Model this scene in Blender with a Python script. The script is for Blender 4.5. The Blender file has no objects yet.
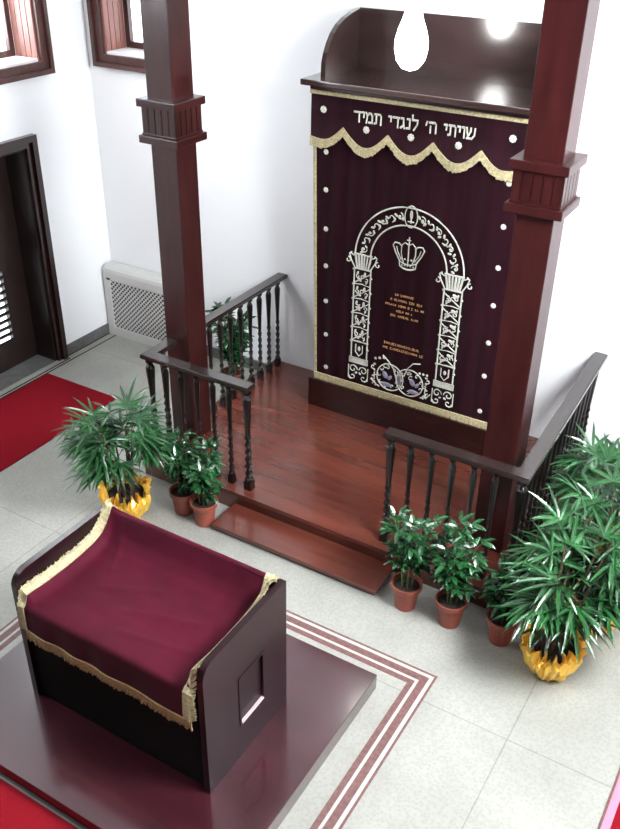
import bpy, bmesh, math, random
from mathutils import Vector, Matrix, noise
PI = math.pi
S = bpy.context.scene
COL = S.collection

# ------------------------------------------------------------------ camera
cam_d = bpy.data.cameras.new('camera'); cam = bpy.data.objects.new('camera', cam_d); COL.objects.link(cam)
yaw, pitch, roll = .5380, -.5473, .0140
CAM = (3.858, -5.985, 3.953)
fw = Vector((-math.sin(yaw)*math.cos(pitch), math.cos(yaw)*math.cos(pitch), math.sin(pitch)))
rt = Vector((math.cos(yaw), math.sin(yaw), 0)); up = rt.cross(fw)
r2 = rt*math.cos(roll) + up*math.sin(roll); u2 = -rt*math.sin(roll) + up*math.cos(roll)
m = Matrix((r2, u2, -fw)).transposed().to_4x4(); m.translation = CAM
cam.matrix_world = m
cam_d.sensor_fit = 'HORIZONTAL'; cam_d.sensor_width = 36; cam_d.lens = 895.43*36/620
cam_d.clip_start = .05
S.camera = cam

# ------------------------------------------------------------------ light
S.view_settings.view_transform = 'Standard'; S.view_settings.look = 'None'
S.view_settings.exposure = 0.9; S.view_settings.gamma = 1.0
w = bpy.data.worlds.new('sky'); S.world = w; w.use_nodes = True
w.node_tree.nodes['Background'].inputs[0].default_value = (.86, .93, 1, 1)
w.node_tree.nodes['Background'].inputs[1].default_value = 3.0

def area(name, loc, target, sx, sy, power, col=(1, 1, 1)):
    l = bpy.data.lights.new(name, 'AREA'); l.shape = 'RECTANGLE'; l.size = sx; l.size_y = sy
    l.energy = power; l.color = col
    o = bpy.data.objects.new(name, l); COL.objects.link(o); o.location = loc
    o.rotation_euler = (Vector(target)-Vector(loc)).to_track_quat('-Z', 'Y').to_euler()
    return o
# daylight that comes through the windows of the room
area('daylight_right_window', (4.98, -1.05, 3.55), (1, -2.6, 1.0), 1.0, 1.9, 45, (.93, .97, 1))
area('daylight_right_window', (4.98, -2.9, 3.55), (2.0, -3.2, 0.0), 1.4, 1.9, 520, (.93, .97, 1))
area('daylight_left_window', (-2.27, -1.05, 3.45), (1.5, -2.5, 1.2), 1.0, 1.8, 55, (.93, .97, 1))
area('daylight_left_window', (-2.27, -4.2, 3.45), (1.5, -3.2, 0.4), 1.3, 1.9, 85, (.93, .97, 1))

# ------------------------------------------------------------------ materials
def mat(name, color, rough=.5, metal=0., spec=.5, noise_s=0, var=0., bump=0., bump_s=20, wood=None, coat=0., sheen=0., emit=0, stretch=(1, 1, 1), coat_ior=1.5):
    m = bpy.data.materials.new(name); m.use_nodes = True
    nt = m.node_tree; N = nt.nodes; L = nt.links; b = N['Principled BSDF']
    b.inputs['Base Color'].default_value = (*color, 1); b.inputs['Roughness'].default_value = rough
    b.inputs['Metallic'].default_value = metal; b.inputs['Specular IOR Level'].default_value = spec
    b.inputs['Coat Weight'].default_value = coat; b.inputs['Coat Roughness'].default_value = .12; b.inputs['Coat IOR'].default_value = coat_ior
    b.inputs['Sheen Weight'].default_value = sheen
    if sheen: b.inputs['Sheen Roughness'].default_value = .4
    if emit:
        b.inputs['Emission Color'].default_value = (*color, 1); b.inputs['Emission Strength'].default_value = emit
    tc = N.new('ShaderNodeTexCoord'); mp = N.new('ShaderNodeMapping'); mp.inputs['Scale'].default_value = stretch
    L.new(tc.outputs['Object'], mp.inputs[0])
    if var:
        n = N.new('ShaderNodeTexNoise'); n.inputs['Scale'].default_value = noise_s; n.inputs['Detail'].default_value = 5
        L.new(mp.outputs[0], n.inputs['Vector'])
        r = N.new('ShaderNodeValToRGB')
        r.color_ramp.elements[0].position = .3; r.color_ramp.elements[1].position = .7
        r.color_ramp.elements[0].color = (*[c*(1-var) for c in color], 1)
        r.color_ramp.elements[1].color = (*[min(1, c*(1+var)) for c in color], 1)
        L.new(n.outputs['Fac'], r.inputs[0]); L.new(r.outputs[0], b.inputs['Base Color'])
    if bump:
        n2 = N.new('ShaderNodeTexNoise'); n2.inputs['Scale'].default_value = bump_s; n2.inputs['Detail'].default_value = 4
        L.new(mp.outputs[0], n2.inputs['Vector'])
        bp = N.new('ShaderNodeBump'); bp.inputs['Strength'].default_value = bump; bp.inputs['Distance'].default_value = .01
        L.new(n2.outputs['Fac'], bp.inputs['Height']); L.new(bp.outputs[0], b.inputs['Normal'])
    return m

M = {}
M['wall'] = mat('white plaster', (.86, .87, .88), .8, bump=.08, bump_s=60)
M['ceiling'] = mat('ceiling white', (.85, .85, .84), .9)
M['stage'] = mat('red brown varnished planks', (0.1, 0.024, 0.015), .26, var=.2, noise_s=3.5, stretch=(.5, 5, 1), coat=.6)
M['column'] = mat('dark red mahogany', (0.024, 0.0042, 0.0042), .3, var=.35, noise_s=6, stretch=(3, 3, .4), coat=.12, spec=.35)
M['ark'] = mat('dark mahogany', (0.0165, 0.0039, 0.0033), .25, var=.3, noise_s=6, stretch=(.5, 3, 3), coat=.4)
M['hood'] = mat('polished dark mahogany', (0.032, 0.017, 0.016), .2, var=.3, noise_s=6, stretch=(.5, 3, 3), coat=1)  # colour lifted towards grey to paint in the lamp's haze over the hood
M['ledge'] = mat('pale painted sill highlight', (.42, .33, .35), .3)  # pale colour stands in for the glossy highlight on the recess sill
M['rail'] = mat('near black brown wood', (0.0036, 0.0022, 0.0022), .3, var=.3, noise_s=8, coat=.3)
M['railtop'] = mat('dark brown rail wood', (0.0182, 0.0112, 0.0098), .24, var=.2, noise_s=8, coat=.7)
M['table'] = mat('dark plum lacquered wood', (0.011, 0.0022, 0.004), .3, var=.25, noise_s=5, stretch=(2, 2, .5), coat=.08, spec=.3)
M['dais'] = mat('plum red lacquered boards', (0.034, 0.006, 0.01), .2, var=.35, noise_s=3, stretch=(1, 2.5, 1), coat=1, coat_ior=1.6)
M['frame'] = mat('brown window wood', (0.06, 0.021, 0.0168), .4, var=.3, noise_s=7, stretch=(2, 2, .5))
M['shutter'] = mat('red brown panelling', (.24, .10, .08), .45, var=.25, noise_s=9, stretch=(3, 3, .3))
M['velvet'] = mat('maroon velvet', (0.1, 0.0038, 0.02), .75, var=.2, noise_s=4, sheen=.12, spec=.2)
M['curtain'] = mat('dark plum velvet', (0.029, 0.0026, 0.009), .7, var=.4, noise_s=5, stretch=(3, 1, .3), sheen=.25, spec=.2)
M['gold'] = mat('pale gold braid', (0.45, 0.387, 0.225), .55, var=.3, noise_s=60, bump=.4, bump_s=120)
M['fringe'] = mat('gold fringe', (0.3234, 0.2079, 0.0924), .6, var=.35, noise_s=90)
M['silver'] = mat('silver white embroidery', (0.62, 0.62, 0.54), .5, var=.15, noise_s=80)
M['goldthread'] = mat('orange gold embroidery', (0.49, 0.252, 0.112), .5)
M['lavender'] = mat('bluish silver thread', (0.294, 0.28, 0.364), .5)
M['carpet'] = mat('red carpet', (0.1872, 0.0043, 0.0101), .95, var=.12, noise_s=120, bump=.3, bump_s=300, spec=.1)
M['carpetedge'] = mat('pink carpet binding', (0.64, 0.176, 0.256), .8)
M['terracotta'] = mat('terracotta plastic', (0.217, 0.0488, 0.0304), .5, var=.15, noise_s=10)
M['soil'] = mat('dark soil', (0.018, 0.012, 0.0084), .95, var=.5, noise_s=60, bump=1, bump_s=60)
M['foil'] = mat('gold foil', (0.95, 0.6, 0.1), .3, metal=.55, bump=.9, bump_s=22)
M['leaf'] = mat('palm leaf green', (0.0086, 0.0612, 0.013), .30, var=.55, noise_s=7, spec=.7)
M['leaf2'] = mat('glossy dark leaf green', (0.009, 0.0576, 0.0154), .26, var=.6, noise_s=12, spec=.8)
M['cane'] = mat('brown cane', (0.054, 0.033, 0.018), .7, var=.4, noise_s=30)
M['green_stem'] = mat('green stem', (.06, .09, .03), .6)
M['radiator'] = mat('off white painted metal', (0.52, 0.52, 0.5), .45)
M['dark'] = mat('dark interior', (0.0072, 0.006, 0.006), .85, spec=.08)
M['door'] = mat('very dark brown door wood', (0.0132, 0.006, 0.0054), .4, var=.3, noise_s=6)
M['skirt'] = mat('grey stone skirting', (0.11, 0.11, 0.105), .6, var=.2, noise_s=12)
M['border'] = mat('red brown stone strip', (0.128, 0.06, 0.056), .55, var=.3, noise_s=40)
M['borderpale'] = mat('pale stone strip', (0.399, 0.38, 0.3515), .55, var=.1, noise_s=30)
M['lamp'] = mat('frosted white glass lit', (1, 1, .97), .4, emit=20)
M['white'] = mat('white painted metal', (.8, .8, .8), .4)
M['black'] = mat('black plastic', (.02, .02, .02), .4)
g = bpy.data.materials.new('window glass'); g.use_nodes = True; M['glass'] = g
gb = g.node_tree.nodes['Principled BSDF']; gb.inputs['Roughness'].default_value = .02
gb.inputs['Transmission Weight'].default_value = 1; gb.inputs['IOR'].default_value = 1.02
gb.inputs['Base Color'].default_value = (.96, .98, 1, 1)

# stone floor with slab joints
fm = bpy.data.materials.new('grey stone slabs'); fm.use_nodes = True; M['floor'] = fm
nt = fm.node_tree; N = nt.nodes; L = nt.links; b = N['Principled BSDF']; b.inputs['Roughness'].default_value = .42
tc = N.new('ShaderNodeTexCoord'); mp = N.new('ShaderNodeMapping'); mp.inputs['Location'].default_value = (.15, 2.70, 0)
L.new(tc.outputs['Object'], mp.inputs[0])
br = N.new('ShaderNodeTexBrick'); br.offset = .0; br.inputs['Scale'].default_value = 1
br.inputs['Brick Width'].default_value = 3.3; br.inputs['Row Height'].default_value = 2.2; br.inputs['Mortar Size'].default_value = .005
br.inputs['Mortar Smooth'].default_value = .3; br.inputs['Bias'].default_value = 0
br.inputs['Color1'].default_value = (.275, .275, .245, 1); br.inputs['Color2'].default_value = (.30, .30, .272, 1)
br.inputs['Mortar'].default_value = (.205, .205, .185, 1)
L.new(mp.outputs[0], br.inputs['Vector'])
n1 = N.new('ShaderNodeTexNoise'); n1.inputs['Scale'].default_value = 2.2; n1.inputs['Detail'].default_value = 6; L.new(tc.outputs['Object'], n1.inputs['Vector'])
n2 = N.new('ShaderNodeTexVoronoi'); n2.inputs['Scale'].default_value = 55; L.new(tc.outputs['Object'], n2.inputs['Vector'])
r1 = N.new('ShaderNodeMapRange'); r1.inputs[3].default_value = .72; r1.inputs[4].default_value = 1.25; L.new(n1.outputs['Fac'], r1.inputs[0])
r3 = N.new('ShaderNodeMapRange'); r3.inputs[2].default_value = .7; r3.inputs[3].default_value = .88; r3.inputs[4].default_value = 1.08; L.new(n2.outputs['Distance'], r3.inputs[0])
mm = N.new('ShaderNodeMath'); mm.operation = 'MULTIPLY'; L.new(r1.outputs[0], mm.inputs[0]); L.new(r3.outputs[0], mm.inputs[1])
vm = N.new('ShaderNodeVectorMath'); vm.operation = 'SCALE'; L.new(br.outputs['Color'], vm.inputs[0]); L.new(mm.outputs[0], vm.inputs['Scale'])
L.new(vm.outputs[0], b.inputs['Base Color'])
bp = N.new('ShaderNodeBump'); bp.inputs['Strength'].default_value = .25; bp.inputs['Distance'].default_value = .004
L.new(n2.outputs['Distance'], bp.inputs['Height']); L.new(bp.outputs[0], b.inputs['Normal'])

# ------------------------------------------------------------------ helpers
def new(): return bmesh.new()
def box(bm, x0, y0, z0, x1, y1, z1):
    v = [bm.verts.new(p) for p in ((x0, y0, z0), (x1, y0, z0), (x1, y1, z0), (x0, y1, z0), (x0, y0, z1), (x1, y0, z1), (x1, y1, z1), (x0, y1, z1))]
    for f in ((3, 2, 1, 0), (4, 5, 6, 7), (0, 1, 5, 4), (1, 2, 6, 5), (2, 3, 7, 6), (3, 0, 4, 7)): bm.faces.new([v[i] for i in f])
def boxr(bm, x0, y0, z0, x1, y1, z1, r=.004):
    t = new(); box(t, x0, y0, z0, x1, y1, z1)
    bmesh.ops.bevel(t, geom=list(t.edges), offset=r, segments=2, affect='EDGES', profile=.6)
    merge(bm, t)
def merge(bm, t):
    me = bpy.data.meshes.new('t'); t.to_mesh(me); t.free(); bm.from_mesh(me); bpy.data.meshes.remove(me)
def prism(bm, pts, axis, a, b, holes=()):
    """pts = 2D outline; axis 'x': pts are (y,z); 'y': (x,z); 'z': (x,y)"""
    def P(p, t): return {'x': (t, p[0], p[1]), 'y': (p[0], t, p[1]), 'z': (p[0], p[1], t)}[axis]
    t = new(); es = []
    for loop in [pts]+list(holes):
        vs = [t.verts.new(P(p, a)) for p in loop]
        es += [t.edges.new((vs[i], vs[(i+1) % len(vs)])) for i in range(len(vs))]
    bmesh.ops.triangle_fill(t, use_beauty=True, use_dissolve=False, edges=es)
    r = bmesh.ops.extrude_face_region(t, geom=list(t.faces))
    d = Vector(P((0, 0), b-a))
    bmesh.ops.translate(t, vec=d, verts=[v for v in r['geom'] if isinstance(v, bmesh.types.BMVert)])
    bmesh.ops.recalc_face_normals(t, faces=t.faces)
    merge(bm, t)
def lathe(bm, prof, c=(0, 0, 0), seg=20, fn=None):
    rings = []
    for r, z in prof:
        ring = []
        for k in range(seg):
            a = 2*PI*k/seg; rr = r*(fn(a, z) if fn else 1)
            ring.append(bm.verts.new((c[0]+rr*math.cos(a), c[1]+rr*math.sin(a), c[2]+z)))
        rings.append(ring)
    for A, B in zip(rings, rings[1:]):
        for k in range(seg): bm.faces.new((A[k], A[(k+1) % seg], B[(k+1) % seg], B[k]))
    for R_, rev in ((rings[0], True), (rings[-1], False)):
        bm.faces.new(R_[::-1] if rev else R_)
def tube(bm, pts, r, seg=6):
    pts = [Vector(p) for p in pts]; n = len(pts); rings = []
    for i, p in enumerate(pts):
        d = (pts[min(i+1, n-1)]-pts[max(i-1, 0)]).normalized()
        a = d.cross(Vector((0, 0, 1)) if abs(d.z) < .9 else Vector((1, 0, 0))).normalized(); b_ = d.cross(a)
        rr = r[i] if isinstance(r, (list, tuple)) else r
        rings.append([bm.verts.new(p+a*rr*math.cos(2*PI*k/seg)+b_*rr*math.sin(2*PI*k/seg)) for k in range(seg)])
    for A, B in zip(rings, rings[1:]):
        for k in range(seg): bm.faces.new((A[k], A[(k+1) % seg], B[(k+1) % seg], B[k]))
    bm.faces.new(rings[0][::-1]); bm.faces.new(rings[-1])
def obj(name, bm, m, parent=None, smooth=False):
    me = bpy.data.meshes.new(name)
    bmesh.ops.recalc_face_normals(bm, faces=bm.faces)
    if parent is not None:
        bmesh.ops.translate(bm, vec=-root_loc(parent), verts=bm.verts)
    bm.to_mesh(me); bm.free()
    for mm_ in (m if isinstance(m, (list, tuple)) else [m]): me.materials.append(mm_)
    if smooth:
        for p in me.polygons: p.use_smooth = True
    o = bpy.data.objects.new(name, me); COL.objects.link(o); o.parent = parent
    return o
def root_loc(o):
    v = Vector(o.location)
    while o.parent: o = o.parent; v += o.location
    return v
def thing(name, label, cat, loc=(0, 0, 0), group=None):
    o = bpy.data.objects.new(name, None); COL.objects.link(o); o.empty_display_size = .1
    o.location = loc; o['label'] = label; o['category'] = cat
    if group: o['group'] = group
    return o
def tag(o, label, cat, group=None):
    o['label'] = label; o['category'] = cat
    if group: o['group'] = group
    return o
def struct(name, bm, m, parent=None, smooth=False):
    o = obj(name, bm, m, parent, smooth)
    if parent is None: o['kind'] = 'structure'
    return o
def arc(cx, cy, r, a0, a1, n=10, ry=None):
    ry = ry or r
    return [(cx+r*math.cos(a0+(a1-a0)*i/n), cy+ry*math.sin(a0+(a1-a0)*i/n)) for i in range(n+1)]

# ------------------------------------------------------------------ the room
XL, XR, YF, ZC = -1.97, 4.66, -9.0, 5.6
bm = new(); box(bm, XL-.6, YF-.5, -.15, XR+.6, .45, 0); struct('floor', bm, M['floor'])
bm = new(); box(bm, XL-.4, YF-.4, ZC, XR+.4, .4, ZC+.15); struct('ceiling', bm, M['ceiling'])
def rect(a0, b0, a1, b1): return [(a0, b0), (a1, b0), (a1, b1), (a0, b1)]
# openings: inner rectangle = reveal opening
LW = (-1.52, 2.60, -.555, 4.5)      # left wall window (y0,z0,y1,z1)
LW2 = (-5.0, 2.60, -3.6, 4.5)
DR = (-2.26, .0, -.85, 1.97)       # door opening
BW = (-1.775, 2.60, -1.13, 4.5)     # back wall window (x0,z0,x1,z1)
bm = new(); prism(bm, [(YF, 0), (DR[0], 0), (DR[0], DR[3]), (DR[2], DR[3]), (DR[2], 0), (.35, 0), (.35, ZC), (YF, ZC)], 'x', XL-.35, XL, [rect(*LW), rect(*LW2)])
struct('wall_left', bm, M['wall'])
bm = new(); prism(bm, rect(XL, 0, XR, ZC), 'y', 0, .35, [rect(*BW), rect(3.82, 2.62, 4.49, 4.5)]); struct('wall_back', bm, M['wall'])
RW = [rect(-1.55, 2.6, -.55, 4.5), rect(-3.6, 2.6, -2.2, 4.5)]
bm = new(); prism(bm, rect(YF, 0, .35, ZC), 'x', XR, XR+.35, RW); struct('wall_right', bm, M['wall'])
FW = rect(.8, 3.1, 4.4, 5.2)
bm = new(); prism(bm, rect(XL-.35, 0, XR+.35, ZC), 'y', YF-.35, YF); struct('wall_front', bm, M['column'])

# baseboards
bm = new(); box(bm, XL, -.75, 0, XL+.02, 0, .10); struct('baseboard_left', bm, M['skirt'])
bm = new(); box(bm, XL+.02, -.02, 0, -.10, 0, .10); box(bm, 2.80, -.02, 0, XR, 0, .10); struct('baseboard_back', bm, M['skirt'])

# thin dark inlay lines of the floor along the left wall, threshold of the door
bm = new()
box(bm, XL+.065, -6, 0, XL+.078, -.75, .002); box(bm, XL+.10, -6, 0, XL+.112, -.10, .002); box(bm, XL+.02, -.75, 0, XL+.03, -.10, .002)
struct('trim_1', bm, M['dark'])

# floor border round the dais
BX0, BX1, BY1, BY0 = .25, 2.655, -2.497, -6.2
def ring(bm, d0, d1, z=.0018):
    o = rect(BX0+d0, BY0+d0, BX1-d0, BY1-d0); i = rect(BX0+d1, BY0+d1, BX1-d1, BY1-d1)
    prism(bm, o, 'z', 0, z, [i])
bm = new()
for d0, d1 in ((0, .014), (.036, .080), (.098, .132)): ring(bm, d0, d1)
struct('trim_2', bm, M['border'])
bm = new()
for d0, d1 in ((.0145, .0355), (.0805, .0975)): ring(bm, d0, d1, .0012)
struct('trim_3', bm, M['borderpale'])

# left wall window
def window(name, side, r, fw=.10, depth=.28, nm=2, seed=0):
    """side: 'left','right','back','front'. r=(a0,z0,a1,z1)"""
    a0, z0, a1, z1 = r
    def pr(bm, pts, d0, d1, holes=()):
        # d = distance into the wall from the room face (negative = proud into the room)
        if side == 'left': prism(bm, pts, 'x', XL-d1, XL-d0, holes)
        elif side == 'right': prism(bm, pts, 'x', XR+d0, XR+d1, holes)
        elif side == 'back': prism(bm, pts, 'y', d0, d1, holes)
        else: prism(bm, pts, 'y', YF-d1, YF-d0, holes)
    e = bpy.data.objects.new(name, None); COL.objects.link(e); e['kind'] = 'structure'
    # architrave in two steps
    bm = new()
    pr(bm, rect(a0-fw, z0-fw, a1+fw, z1+fw), -.03, .0, [rect(a0, z0, a1, z1)])
    pr(bm, rect(a0-fw, z0-fw, a1+fw, z1+fw), -.055, -.03, [rect(a0-fw*.62, z0-fw*.62, a1+fw*.62, z1+fw*.62)])
    obj('window_frame', bm, M['frame'], e)
    # panelled reveal lining
    bm = new(); t = .018
    for aa, bb in ((a0, a0+t), (a1-t, a1)):
        n = 4; dd = (depth-.03)/n
        for k in range(n):
            pr(bm, rect(aa, z0, bb, z1), .005+k*dd, .005+(k+1)*dd-.008)
        pr(bm, rect(aa+(0 if aa == a0 else .006), z0, bb-(.006 if aa == a0 else 0), z1), 0, depth-.03)
    obj('reveal_panelling', bm, M['shutter'], e)
    bm = new(); pr(bm, rect(a0+t, z0, a1-t, z0+.02), 0, depth-.03); obj('window_sill', bm, M['white'], e)
    # sashes
    w_ = (a1-a0-2*t)/nm
    for k in range(nm):
        s0 = a0+t+k*w_; s1 = s0+w_
        bm = new(); q = .05
        hs = []
        zz = [z0+.02+q, z0+.02+(z1-z0)*.5, z1-q]
        hs = [rect(s0+q, zz[0], s1-q, zz[1]-.02), rect(s0+q, zz[1]+.02, s1-q, zz[2])]
        pr(bm, rect(s0, z0+.02, s1, z1), depth-.03, depth+.015, hs)
        s = obj('sash', bm, M['frame'], e)
        bm = new(); pr(bm, rect(s0+q-.01, zz[0]-.01, s1-q+.01, zz[2]+.01), depth-.006, depth-.002); obj('pane', bm, M['glass'], s)
    return e
window('window_1', 'left', LW)
window('window_2', 'back', BW, nm=2)
window('window_3', 'left', LW2, nm=3)
window('window_4', 'back', (3.82, 2.62, 4.49, 4.5))
window('window_5', 'right', (-1.55, 2.6, -.55, 4.5))
window('window_6', 'right', (-3.6, 2.6, -2.2, 4.5), nm=3)
bm = new(); box(bm, XL, YF, 2.25, XR, -5.6, 2.4); struct('unseen_gallery_slab', bm, M['column'])  # unseen gallery slab under the camera, added to block light from the front

# door in the left wall
e = bpy.data.objects.new('door_1', None); COL.objects.link(e); e['kind'] = 'structure'
bm = new()
def U(o): return [(DR[0]-o, 0), (DR[0], 0), (DR[0], DR[3]), (DR[2], DR[3]), (DR[2], 0), (DR[2]+o, 0), (DR[2]+o, DR[3]+o), (DR[0]-o, DR[3]+o)]
prism(bm, U(.097), 'x', XL, XL+.03)
i = .045; o_ = .097
prism(bm, [(DR[0]-o_, 0), (DR[0]-i, 0), (DR[0]-i, DR[3]+i), (DR[2]+i, DR[3]+i), (DR[2]+i, 0), (DR[2]+o_, 0), (DR[2]+o_, DR[3]+o_), (DR[0]-o_, DR[3]+o_)], 'x', XL+.03, XL+.055)
obj('door_frame', bm, M['ark'], e)
bm = new(); 
box(bm, XL-.27, DR[2]-.02, 0, XL, DR[2], DR[3]); box(bm, XL-.27, DR[0], 0, XL, DR[0]+.02, DR[3]); box(bm, XL-.27, DR[0], DR[3]-.02, XL, DR[2], DR[3])
obj('door_lining', bm, M['door'], e)
for y0, y1 in ((-1.555, -.872), (-2.24, -1.56)):
    bm = new(); hs = [rect(y0+.14, .26, y1-.24, .93), rect(y0+.14, 1.14, y1-.24, 1.80)]
    prism(bm, rect(y0, .01, y1, 1.94), 'x', XL-.27, XL-.225, hs)
    d = obj('door_leaf', bm, M['door'], e)
    bm = new()
    for za, zb in ((.26, .93), (1.14, 1.80)):
        n = int((zb-za)/.065)
        for k in range(n+1):
            z = za+(zb-za)*k/n
            prism(bm, [(XL-.268, z-.034), (XL-.268, z-.006), (XL-.228, z+.028), (XL-.228, z+.000)], 'y', y0+.135, y1-.235)
    obj('louvre_slats', bm, M['door'], d)
bm = new(); box(bm, XL-.35, DR[0], 0, XL, DR[2], .006); obj('threshold', bm, M['skirt'], e)

# ------------------------------------------------------------------ stage in front of the ark
PX0, PX1, PY, HP = -.085, 2.83, -1.849, .169
t = thing('wooden_platform', 'red-brown varnished wooden platform under the ark, fenced by two dark railings', 'platform', (1.36, PY, 0))
bm = new(); box(bm, PX0+.01, PY+.025, 0, PX1-.01, 0, HP-.035); obj('riser', bm, M['stage'], t)
bm = new()
n = 13; dy = (0-PY)/n
for k in range(n): boxr(bm, PX0, PY+k*dy+.0008, HP-.035, PX1, PY+(k+1)*dy-.0008, HP, .0015)
obj('deck', bm, M['stage'], t)
t = thing('wooden_step', 'low red-brown wooden step in front of the platform opening', 'step', (1.4, -2.0, 0))
bm = new(); box(bm, .78, -2.095, 0, 2.03, PY+.0, .035); obj('step_base', bm, M['stage'], t)
bm = new(); boxr(bm, .76, -2.113, .035, 2.047, PY+.02, .06, .003); obj('tread', bm, M['stage'], t)

# ------------------------------------------------------------------ columns
def column(x0, label):
    y0, w_ = -1.478, .209; y1 = y0+w_; x1 = x0+w_
    t = thing('wooden_column', label, 'column', (x0+w_/2, y0+w_/2, HP), 'mahogany columns before the ark')
    bm = new(); boxr(bm, x0, y0, HP, x1, y1, ZC, .006); obj('shaft', bm, M['column'], t)
    bm = new(); zb, zt, e_ = 2.425, 2.702, .053
    for k, za in enumerate((zt-.05, zb)):
        boxr(bm, x0-e_, y0-e_, za, x1+e_, y1+e_, za+.05, .006)
    boxr(bm, x0-e_+.018, y0-e_+.018, zb+.05, x1+e_-.018, y1+e_-.018, zb+.064, .004)
    c = obj('collar', bm, M['column'], t)
    bm = new(); f = .036; q = .032
    box(bm, x0-q+.006, y0-q+.006, zb+.05, x1+q-.006, y1+q-.006, zt-.05)
    n = 5; L_ = w_+2*q; s = L_/n
    for k in range(n):
        a = -q+k*s+.004; b_ = -q+(k+1)*s-.004
        box(bm, x0+a, y0-q, zb+.05, x0+b_, y0-q+.008, zt-.05); box(bm, x0+a, y1+q-.008, zb+.05, x0+b_, y1+q, zt-.05)
        box(bm, x0-q, y0+a, zb+.05, x0-q+.008, y0+b_, zt-.05); box(bm, x1+q-.008, y0+a, zb+.05, x1+q, y0+b_, zt-.05)
    obj('fluted_band', bm, M['column'], c)
    return t
column(-.065, 'square mahogany column with grooved collar at the left railing')
column(2.417, 'square mahogany column with grooved collar in front of the curtain and right railing')

# ------------------------------------------------------------------ balustrades
ZT = HP+.85; RT = .036
def baluster_bm(x, y, fat=1.):
    bm = new(); H = .85-RT; z0 = HP; s = .021*fat
    box(bm, x-s, y-s, z0, x+s, y+s, z0+.07)
    lathe(bm, [(.013*fat, H-.37), (.015*fat, H-.30), (.019*fat, H-.20), (.0235*fat, H-.10), (.0245*fat, H-.075), (.018*fat, H-.06)], (x, y, z0), 8)
    lathe(bm, [(s*.8, .07), (s*1.1, .08), (s*1.1, .09), (s*.7, .10)], (x, y, z0), 10)
    lathe(bm, [(s*.95, H-.06), (s*.6, H-.045), (s*1.15, H-.03), (s*1.15, H)], (x, y, z0), 10)
    seg = 8; rings = []; n = 48; za, zb = .10, H-.37
    for k in range(n+1):
        z = za+(zb-za)*k/n; th = z*105; base = (.0165-.003*k/n)*fat
        rings.append([bm.verts.new((x+base*(1+.30*math.cos(2*(2*PI*j/seg)-th))*math.cos(2*PI*j/seg), y+base*(1+.30*math.cos(2*(2*PI*j/seg)-th))*math.sin(2*PI*j/seg), z0+z)) for j in range(seg)])
    for A, B in zip(rings, rings[1:]):
        for j in range(seg): bm.faces.new((A[j], A[(j+1) % seg], B[(j+1) % seg], B[j]))
    return bm
def balustrade(label, pts, bal, ends, rails):
    t = thing('wooden_railing', label, 'railing', (pts[0], pts[1], HP), 'dark turned railings on the platform')
    bm = new()
    for poly in rails:
        u_ = new(); prism(u_, poly, 'z', ZT-RT, ZT)
        bmesh.ops.bevel(u_, geom=[e_ for e_ in u_.edges if abs(e_.verts[0].co.z-e_.verts[1].co.z) < 1e-4 and len(e_.link_faces) == 2 and abs(e_.calc_face_angle(0)) > .5], offset=.006, segments=2, affect='EDGES')
        merge(bm, u_)
    obj('handrail', bm, M['railtop'], t)
    for x, y in bal: obj('baluster', baluster_bm(x, y), M['rail'], t)
    for x, y in ends: obj('newel', baluster_bm(x, y, 1.35), M['rail'], t)
    return t
YR, RW_ = -1.75, .047
ys = [-.09-.1372*k for k in range(9)]
# left: side rail meets the column front and back
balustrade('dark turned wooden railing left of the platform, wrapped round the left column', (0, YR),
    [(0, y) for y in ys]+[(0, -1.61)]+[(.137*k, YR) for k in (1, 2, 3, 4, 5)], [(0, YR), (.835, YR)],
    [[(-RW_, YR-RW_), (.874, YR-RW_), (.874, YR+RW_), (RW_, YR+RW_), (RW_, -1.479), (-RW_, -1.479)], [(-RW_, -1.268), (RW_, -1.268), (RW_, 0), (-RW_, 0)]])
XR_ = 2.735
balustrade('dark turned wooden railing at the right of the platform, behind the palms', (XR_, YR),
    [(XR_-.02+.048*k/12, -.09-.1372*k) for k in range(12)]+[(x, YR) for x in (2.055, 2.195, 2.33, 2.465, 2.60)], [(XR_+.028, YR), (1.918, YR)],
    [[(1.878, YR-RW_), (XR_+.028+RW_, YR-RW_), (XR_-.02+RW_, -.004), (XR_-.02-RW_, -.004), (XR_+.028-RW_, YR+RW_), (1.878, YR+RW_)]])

# ------------------------------------------------------------------ ark
AX0, AX1 = .60, 2.11; AF = -.455
ark = thing('ark_cabinet', 'tall dark mahogany ark cabinet with ledge and rounded hood against the back wall', 'cabinet', (1.355, AF, HP))
bm = new(); boxr(bm, .571, -.512, HP, 2.14, -.004, .42, .005); obj('plinth', bm, M['ark'], ark)
bm = new(); box(bm, AX0, AF, .42, AX1, -.004, 2.69); obj('cabinet_body', bm, M['ark'], ark)
bm = new(); boxr(bm, .575, -.545, 2.675, 2.135, -.004, 2.705, .006); boxr(bm, .526, -.596, 2.705, 2.184, -.004, 2.745, .008); obj('top_ledge', bm, M['hood'], ark)
bm = new(); box(bm, .66, -.03, 2.745, 2.115, -.004, 3.14); obj('back_panel', bm, M['hood'], ark)
prof = [(-.004, 2.745), (-.49, 2.745), (-.485, 2.84), (-.463, 2.90), (-.426, 2.96), (-.375, 3.015), (-.31, 3.06), (-.22, 3.095), (-.126, 3.117), (-.004, 3.135)]
for a in (.625, 2.115):
    bm = new(); prism(bm, prof, 'x', a, a+.035); obj('side_panel', bm, M['hood'], ark)

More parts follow.
